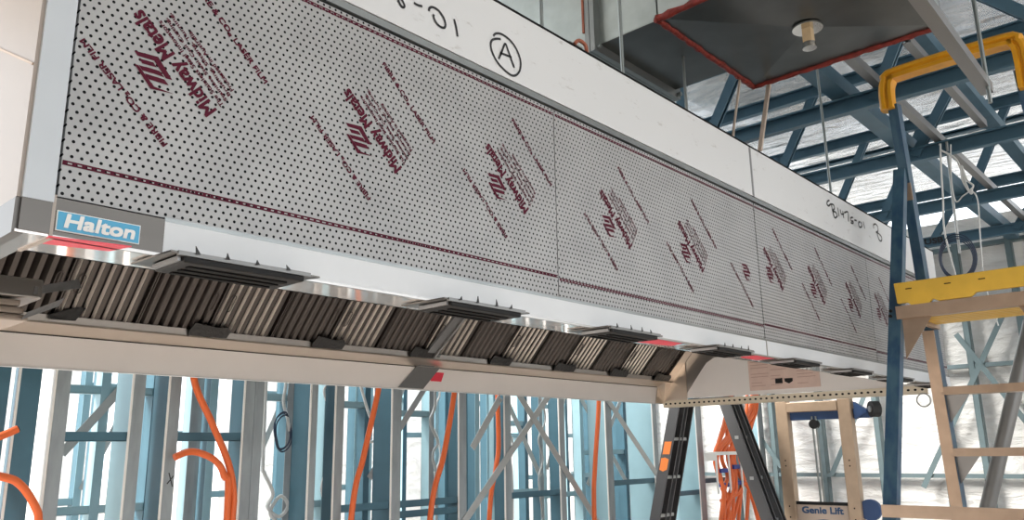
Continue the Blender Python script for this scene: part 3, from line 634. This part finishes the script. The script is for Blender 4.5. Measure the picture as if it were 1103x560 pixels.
gp = [(xg,YL+.02,3.27),(xg,YL+.02,3.36),(xg,YL+.005,3.415),(xg,YL-.04,3.44),(xg,YR+.04,3.44),(xg,YR-.005,3.415),(xg,YR-.02,3.36),(xg,YR-.02,3.20)]
gu = MB()
gq = [(p[0], p[1], p[2]) for p in smooth_path(gp, 4)]
prof = [(-.034,-.03),(.034,-.03),(.034,.018),(.02,.03),(-.02,.03),(-.034,.018),(-.034,.004),(-.024,-.001),(-.024,-.009),(-.034,-.014)]
rings = []
for i, p in enumerate(gq):
    d = (Vector(gq[min(i+1,len(gq)-1)]) - Vector(gq[max(i-1,0)])).normalized(); w = Vector((1,0,0)); u_ = w.cross(d)
    rings.append([Vector(p) + u_*(-a_) + w*b_ for a_, b_ in [(q1, q0) for q0, q1 in prof]])
n6 = 10
gu.add([v for R in rings for v in R], [(i*n6+k, i*n6+(k+1)%n6, (i+1)*n6+(k+1)%n6, (i+1)*n6+k) for i in range(len(rings)-1) for k in range(n6)] + [tuple(range(n6)), tuple(range((len(rings)-1)*n6, len(rings)*n6))])
gu.build('guard_rail', M['guard'], lad, bevel=.004)
xp = rear(2.27) - .03
MB().angle((xp,1.05,2.245),(xp,.47,2.245),.03,.055).build('platform_bar', M['alu'], lad)
MB().bar((xp-.004,1.05,2.272),(xp-.004,.47,2.272),.012,.055).build('front_bar', M['alu'], lad)
tb = MB(); z0, z1 = 2.302, 2.398; x = xp - .012
tp = [(1.045,z1),(.46,z1),(.46,z0+.016),(.74,z0+.016),(.76,z0),(.88,z0),(.90,z0+.012),(.915,z0-.004),(.985,z0-.004),(1.0,z0+.008),(1.04,z0+.008)]
tb.prism([(x,y,z) for y, z in tp], (.02,0,0)); toe = tb.build('toe_board', M['yellow'], lad, bevel=.003)
sl = MB()
for y in (.995,.845,.72): sl.box(x-.0012,x,y-.02,y+.005,2.366,2.370)
sl.build('toe_slot', M['seam'], toe)
pl = MB()
for j in range(9): xx = xp + .03 + .045*j; pl.box(xx, xx+.032, .47, 1.04, 2.262, 2.285)
pl.build('platform', M['yellow'], lad)
for y in (1.0, .52):
    s = 1 if y > .8 else -1
    MB().prism([(rear(2.24)-.02,y+.03*s,2.245),(rear(2.24)-.02,y-.085*s,2.245),(rear(2.10)-.02,y+.02*s,2.07)], (.004,0,0)).build('gusset', M['alu'], lad)
for z in (1.965,1.69,1.41,1.13,.85,.57,.29):
    x = climb(z); w = YL + taper(z)*.6 - .01; w2 = YR - taper(z)*.6 + .01
    MB().box(x-.045,x+.045,w2,w,z-.018,z+.018).build('step', M['alu'], lad)
    for yy_, s in ((w,1),(w2,-1)): MB().prism([(x-.02,yy_-.002*s,z-.018),(x-.02,yy_-.11*s,z-.018),(x+.02,yy_-.002*s,z-.15)], (.004,0,0)).build('step_brace', M['grey_chan'], lad)
for z in (1.485,.9,.3):
    x = rear(z) - .035; w = YL + taper(z)*.6 + .035; w2 = YR - taper(z)*.6 - .035
    MB().bar((x,w,z),(x,w2,z),.012,.045).build('cross_bar', M['alu'], lad)
bo = MB()
for z in (2.285,2.262,1.497,1.475): bo.cyl((rear(z)-.034,YL+.028+taper(z)*.6,z),(rear(z)-.026,YL+.028+taper(z)*.6,z),.007,8)
bo.build('bolt', M['black'], lad)

# ------------------------------------------------------------------ charcoal step ladder beyond the hood end
sl_ = thing('step_ladder', 'charcoal fibreglass step ladder with an orange label, standing beyond the hood end', 'ladder', (5.95,3.25,0))
MB().box(5.82,6.08,3.00,3.52,2.07,2.115).build('top_cap', M['black'], sl_, bevel=.01)
for dx in (-.06,.075):
    MB().chan((5.9+dx*1.4,4.02,0),(5.9+dx,3.46,2.08),.09,.10,(1,0,0),.005,.012).build('rail', M['dark_ladder'], sl_)
    MB().chan((5.9+dx*1.4,2.37,0),(5.9+dx,3.035,2.08),.09,.065,(1,0,0),.005,.012).build('rail', M['dark_ladder'], sl_)
for z in (.3,.6,.9,1.2,1.5,1.8):
    yl = 4.02 - .56*z/2.08; yr = 2.37 + .665*z/2.08
    MB().box(5.80,6.0,yl-.04,yl+.04,z-.012,z+.012).build('tread', M['strap'], sl_)
    MB().box(5.80,6.0,yr-.015,yr+.015,z-.012,z+.012).build('rear_brace', M['strap'], sl_)
def lp(z, dy): return (5.9-.06-.05-.024*(1-z/2.08), 4.02 - .56*z/2.08 + dy, z)
MB().prism([lp(1.78,.03),lp(1.78,-.035),lp(1.68,-.035),lp(1.68,.03)], (-.003,0,0)).build('warning_label', M['orange_label'], sl_)
MB().prism([lp(1.65,.035),lp(1.655,-.0),lp(1.64,-.035),lp(1.56,-.035),lp(1.545,0),lp(1.56,.035)], (-.003,0,0)).build('warning_label', M['orange_label'], sl_)

# ------------------------------------------------------------------ material lift
lf = thing('material_lift', 'manual material lift with tan aluminium mast and lettered sign beyond the hood', 'material lift', (6.25,2.5,0))
LX = 6.2
for y0, y1 in ((2.705,2.80),(2.215,2.31)):
    o = MB().box(LX,LX+.08,y0,y1,.12,2.075).build('mast_rail', M['lift_tan'], lf, bevel=.006)
    hb = MB()
    for z in (1.2,1.28,1.58,1.62): hb.cyl((LX-.001,(y0+y1)/2,z),(LX+.002,(y0+y1)/2,z),.006,8)
    hb.build('rail_hole', M['seam'], o)
MB().box(LX-.01,LX+.05,2.31,2.705,1.985,2.06).build('cross_head', M['lift_tan'], lf, bevel=.005)
MB().box(LX+.05,LX+.12,2.10,2.78,1.925,1.995).build('blue_bar', M['lift_blue'], lf, bevel=.005)
bk = MB(); bk.prism([(LX+.03,2.20,2.045),(LX+.03,2.11,1.985),(LX+.03,2.11,1.965),(LX+.03,2.20,1.915)], (.05,0,0)); bk.build('wheel_bracket', M['lift_blue'], lf)
whl = MB().cyl((LX+.02,2.075,1.985),(LX+.06,2.035,1.985),.058,24).build('wheel', M['rubber'], lf, bevel=.004)
MB().cyl((LX+.012,2.083,1.985),(LX+.02,2.075,1.985),.022,16).build('wheel_hub', M['strap'], whl)
sg = MB().box(LX+.02,LX+.03,2.312,2.703,.95,1.295).build('sign_board', M['lift_sign'], lf)
MB().box(LX+.012,LX+.034,2.312,2.703,1.295,1.318).build('sign_top', M['black'], lf)
lettering('sign_lettering', 'Genie Lift', M['sign_blue'], sg, (LX+.018,2.665,1.232), (0,-1,0), (0,0,1), length=.31, height=.046, fat=.005)
ar = [(LX+.018, 2.5 + .13*math.cos(t), 1.10 + .085*math.sin(t)) for t in [math.pi*i/14 for i in range(15)]]
am = MB(); ribbon(am, ar, .014, (-1,0,0)); am.build('sign_arc', M['sign_blue'], sg)
ar = [(LX+.017, 2.5 + .10*math.cos(t), 1.10 + .06*math.sin(t)) for t in [math.pi*i/14 for i in range(15)]]
am = MB(); ribbon(am, ar, .02, (-1,0,0)); am.build('sign_arc', M['bracket'], sg)
MB().cyl((LX+.045,2.49,.4),(LX+.045,2.50,1.95),.008,8).build('lift_cable', M['galv_rod'], lf)
MB().cyl((LX+.045,2.52,1.0),(LX+.045,2.53,1.95),.008,8).build('lift_cable', M['galv_rod'], lf)
MB().cyl((LX+.02,2.515,1.89),(LX+.07,2.515,1.89),.035,14).build('pulley', M['black'], lf)
MB().cyl((LX+.03,2.165,1.27),(LX+.07,2.165,1.27),.075,20).build('blue_hub', M['lift_blue'], lf)
MB().chan((LX+.06,2.75,.06),(LX+.06,2.26,.06),.1,.12).build('base', M['lift_blue'], lf)
for y in (2.75,2.26):
    MB().bar((LX+.06,y,.11),(LX+.95,y,.11),.06,.06).build('leg', M['lift_tan'], lf)
    MB().cyl((LX+.95,y-.02,.06),(LX+.95,y+.02,.06),.06,18).build('caster', M['rubber'], lf)
    MB().cyl((LX+.06,y-.02,.06),(LX+.06,y+.02,.06),.06,18).build('caster', M['rubber'], lf)
tag(MB().tube([(4.75,1.55,.04),(5.05,.80,2.36)], .037, 18).build('prop_pipe', M['pipe']), 'grey round pipe leaning behind the ladder steps at the right edge', 'pipe')

# ------------------------------------------------------------------ cables
def cable(pts, r, m, label, cat='cable', name='orange_cable', group=None, n=10):
    return tag(MB().tube(smooth_path(pts, 8), r, n).build(name, M[m]), label, cat, group)
yc = 4.15
o = cable([(.85,4.10,1.70),(1.05,4.10,1.78),(1.169,4.1,1.825),(1.235,4.1,1.858)], .017, 'orange', 'short orange conduit end poking in at the far left')
MB().cyl((1.233,4.1,1.857),(1.239,4.1,1.860),.012,10).build('cable_core', M['black'], o)
cable([(.90,4.08,1.72),(1.189,4.1,1.655),(1.273,4.1,1.616),(1.343,4.1,1.52),(1.365,4.1,1.44),(1.37,4.1,1.2),(1.36,4.1,.02)], .018, 'orange', 'orange conduit curving down below the short cut end at far left')
cable([(2.0,4.1,3.0),(2.02,4.1,2.4),(2.037,4.1,2.123),(2.153,4.1,1.899),(2.262,4.1,1.69),(2.305,4.1,1.52),(2.305,4.1,1.3),(2.30,4.1,.02)], .018, 'orange', 'orange conduit slanting down from the hood lip left of the double stud')
cable([(1.965,4.1,1.722),(2.03,4.1,1.748),(2.10,4.1,1.742),(2.19,4.1,1.70),(2.245,4.1,1.62),(2.275,4.1,1.46),(2.275,4.1,.02)], .018, 'orange', 'orange conduit arching over from a stud to join the slanting one')
cable([(3.35,4.1,3.0),(3.30,4.1,2.4),(3.266,4.1,2.13),(3.163,4.1,1.717),(3.079,4.1,1.34),(3.0,4.1,.02)], .018, 'orange', 'orange conduit hanging left of the grey strap taped over the hood lip')
cable([(3.98,4.1,3.0),(3.96,4.1,2.4),(3.929,4.1,2.114),(3.834,4.1,1.707),(3.712,4.1,1.296),(3.6,4.1,.02)], .019, 'orange', 'orange conduit hanging just right of the red sticker on the hood lip')
cable([(4.503,4.225,3.039),(4.506,4.225,2.144),(4.510,4.225,1.766),(4.477,4.225,1.598),(4.403,4.225,1.243),(4.35,4.225,.02)], .018, 'orange', 'orange conduit hanging behind the crossing grey strap braces')
cable([(5.70,4.1,3.0),(5.631,4.1,2.142),(5.543,4.1,1.608),(5.506,4.1,1.242),(5.5,4.1,.02)], .02, 'orange', 'orange conduit hanging alone between strap cross and pale wide stud')
# clip and bunch beyond the charcoal ladder
BY = 4.10
cb = thing('cable_bracket', 'white three-bay cable clip frame holding the bunched orange conduits', 'bracket', (7.8,4.0,1.28))
MB().box(7.30,8.25,4.0,4.012,1.652,1.685).build('top_rail', M['bracket'], cb)
for x in (7.42,7.68,7.94,8.22): MB().box(x-.012,x+.012,4.0,4.012,1.28,1.652).build('divider', M['bracket'], cb)
MB().box(7.20,7.40,3.998,4.014,1.60,1.68).build('end_tab', M['bracket'], cb)
rr = random.Random(11)
for i in range(18):
    bay = i % 3; xb_ = 7.56 + .26*bay + rr.uniform(-.05,.12)
    xt_ = rr.uniform(7.85,8.0) if i % 2 else rr.uniform(8.3,8.6)
    z_e = rr.uniform(.75,1.15) if i % 4 else rr.uniform(1.2,1.35); dx = rr.uniform(-.5,.5)
    cable([(xt_+.1,BY+.02,2.9),(xt_,BY+rr.uniform(-.02,.0),2.2),((xt_+xb_)/2+rr.uniform(-.05,.05),BY-.02,1.92),(xb_,BY-.03,1.66),(xb_+rr.uniform(-.04,.04),BY-.05,1.45),(xb_+dx*.4,BY-.06-rr.uniform(0,.05),1.28),(xb_+dx,BY-.06,z_e)] + ([(xb_+dx*1.1,BY-.06,.5),(xb_+dx*1.1,BY-.06,.02)] if i % 4 else []), .02, 'orange',
          'orange conduit strand in the bunch held by the white clip behind the charcoal ladder', group='bunched orange conduits', n=8)
for i, (x, z) in enumerate(((7.60,1.50),(7.88,1.53),(8.14,1.52),(7.63,1.36),(7.93,1.37))):
    tag(MB().box(x-.07,x+.07,BY-.085,BY-.015,z-.02,z+.02).build('tape_band', M['tape_blue']), 'blue tape band wrapped round the bunched orange conduits', 'tape', 'blue tape bands')
# small cables between the studs
lo = [(2.832+.056*math.cos(t), 4.5+.01*math.sin(3*t), 1.868+.112*math.sin(t)) for t in [2*math.pi*i/28 for i in range(28)]]
m = MB(); m.tube(lo, .005, 6, closed=True); m.tube([(x*1+.006, y-.012, z-.012) for x, y, z in lo], .005, 6, closed=True); m.tube([(x-.008, y-.02, z+.006) for x, y, z in lo], .005, 6, closed=True)
tag(m.build('black_coil', M['blue_cable']), 'black cable coil hung between studs right of the double stud', 'cable')
cable([(2.85,4.5,2.5),(2.843,4.5,2.17),(2.832,4.5,2.05),(2.86,4.49,1.95),(2.88,4.49,1.87)], .010, 'white_cable', 'white cable hanging down into the black coil', name='white_cable')
cable([(2.70,4.5,2.3),(2.71,4.5,1.7),(2.726,4.5,1.617),(2.79,4.5,1.5),(2.76,4.5,1.42),(2.84,4.5,1.36),(2.90,4.5,1.42),(2.84,4.5,1.48),(2.78,4.5,1.38),(2.9,4.5,1.3),(3.0,4.5,1.35),(3.03,4.5,1.2),(3.03,4.5,.02)], .011, 'white_cable', 'tangled white cable low beside the double stud', name='white_cable')
cable([(3.42,4.5,2.2),(3.5,4.5,2.0),(3.56,4.5,1.9),(3.57,4.5,1.82),(3.52,4.5,1.80)], .010, 'white_cable', 'short hooked white cable between studs left of the hanging orange conduit', name='white_cable')
for i, (x, L) in enumerate(((4.18,'thin grey cable drooping between studs right of the taped strap'),(5.02,'thin grey cable bunch drooping behind the strap cross'))):
    cable([(x,4.6,2.5),(x+.03,4.6,2.1),(x-.02,4.6,1.95),(x+.06,4.6,1.8),(x+.01,4.6,1.7),(x+.05,4.6,1.4),(x,4.6,.01)], .010, 'strap', L, name='grey_cable')
for (x, y, L, nm) in ((3.25,4.6,'white','thin white cable straggling down in the bay right of the black coil'),(4.75,5.2,'white','thin white cable looping down left of the strap cross'),(5.45,4.6,'grey','grey cable wandering down inside the strap cross'),(6.1,5.2,'white','thin white cable drooping right of the lone orange conduit'),(1.72,5.2,'grey','grey cable hanging in the left bay behind the noggings')):
    q = random.Random(int(x*100)); P = [(x, y, 3.1)] + [(x + q.uniform(-.05,.05), y + q.uniform(-.02,.02), 2.3 - .16*k) for k in range(9)] + [(x, y, .02)]
    cable(P, .008, 'white_cable' if L == 'white' else 'strap', nm, name=L + '_cable', n=8)
# wires above the ladder platform, hung from the second truss
WS = 5.52/4.6
def far(pts): return [(x*WS, y*WS, 1.73+(z-1.73)*WS) for x, y, z in pts]
cable(far([(4.6,1.015,3.30),(4.6,1.01,3.30),(4.6,1.02,3.2),(4.6,1.035,3.0),(4.6,1.05,2.82),(4.62,1.03,2.56)]), .008*WS*.62, 'white_cable', 'white cable hanging beside the guard post above the platform', name='white_cable', n=8)
cable(far([(4.63,.985,3.33),(4.63,.985,3.3),(4.63,.995,2.99),(4.63,1.0,2.7)]), .010*WS*.7, 'strap', 'grey cable hanging straight behind the blue coil', name='grey_cable', n=8)
cable(far([(4.6,1.01,3.27),(4.6,.95,3.21),(4.6,.93,3.14),(4.6,.915,3.05),(4.6,.905,3.02),(4.6,.885,3.04),(4.6,.91,3.08),(4.6,.925,3.16),(4.6,.93,3.08),(4.6,.90,3.0),(4.6,.893,3.03)]), .008*WS*.62, 'white_cable', 'knotted loop of white cable hanging under the truss over the platform', name='white_cable', n=8)
cable(far([(4.6,.96,3.29),(4.615,.985,3.1),(4.62,.98,2.98),(4.61,.94,3.0),(4.6,.895,3.01),(4.6,.875,2.95),(4.6,.89,2.75),(4.6,.90,2.52),(4.6,.87,2.3)]), .0055*WS*.62, 'white_cable', 'thin white wire dropping straight from the knotted loop past the toe board', name='white_cable', n=8)
m = MB()
for k in range(4):
    dr = .009*k; m.tube(far([(4.60+.012*k, 1.006+(.088-dr*.45)*math.cos(t)+.004*k, 2.675+(.125-dr)*math.sin(t)) for t in [2*math.pi*i/30 for i in range(30)]]), .004, 6, closed=True)
tag(m.build('blue_coil', M['blue_cable']), 'navy blue cable coil hanging just above the yellow toe board', 'cable')
lo2 = [(5.178, 1.42+.038*math.cos(t), 1.98+.038*math.sin(t)) for t in [2*math.pi*i/20 for i in range(20)]]
tag(MB().tube(lo2, .005, 6, closed=True).build('wire_loop', M['strap']), 'thin grey wire loop dangling from the far bottom corner of the hood', 'wire')

# ------------------------------------------------------------------ light and camera
w = bpy.data.worlds.new('sky'); SC.world = w; w.use_nodes = True; nt = w.node_tree; bg = nt.nodes['Background']
bg.inputs[0].default_value = (.90,.95,1.0,1); bg.inputs[1].default_value = 2.0
sun = bpy.data.lights.new('sun', 'SUN'); sun.energy = 7; sun.angle = math.radians(25); sun.color = (1,.95,.88)
so = bpy.data.objects.new('sun', sun); COL.objects.link(so); so.rotation_euler = Vector((.75,-.35,-.56)).to_track_quat('-Z','Y').to_euler()

f, pit, roll, yaw = 865.6, .2326, -.0161, .7328
fh = Vector((math.cos(yaw), math.sin(yaw), 0)); rr_ = Vector((math.sin(yaw), -math.cos(yaw), 0)); up = Vector((0,0,1))
fw = fh*math.cos(pit) + up*math.sin(pit); uu = -fh*math.sin(pit) + up*math.cos(pit)
R = rr_*math.cos(roll) + uu*math.sin(roll); U = -rr_*math.sin(roll) + uu*math.cos(roll)
cam = bpy.data.cameras.new('camera'); cam.sensor_width = 36; cam.lens = f/1103*36; cam.clip_start = .02; cam.clip_end = 300
co = bpy.data.objects.new('camera', cam); COL.objects.link(co)
mw = Matrix((R, U, -fw)).transposed().to_4x4(); mw.translation = (0,0,1.73); co.matrix_world = mw
SC.camera = co
SC.view_settings.view_transform = 'Standard'; SC.view_settings.look = 'None'; SC.view_settings.exposure = .6; SC.view_settings.gamma = 1; SC.view_settings.use_curve_mapping = False
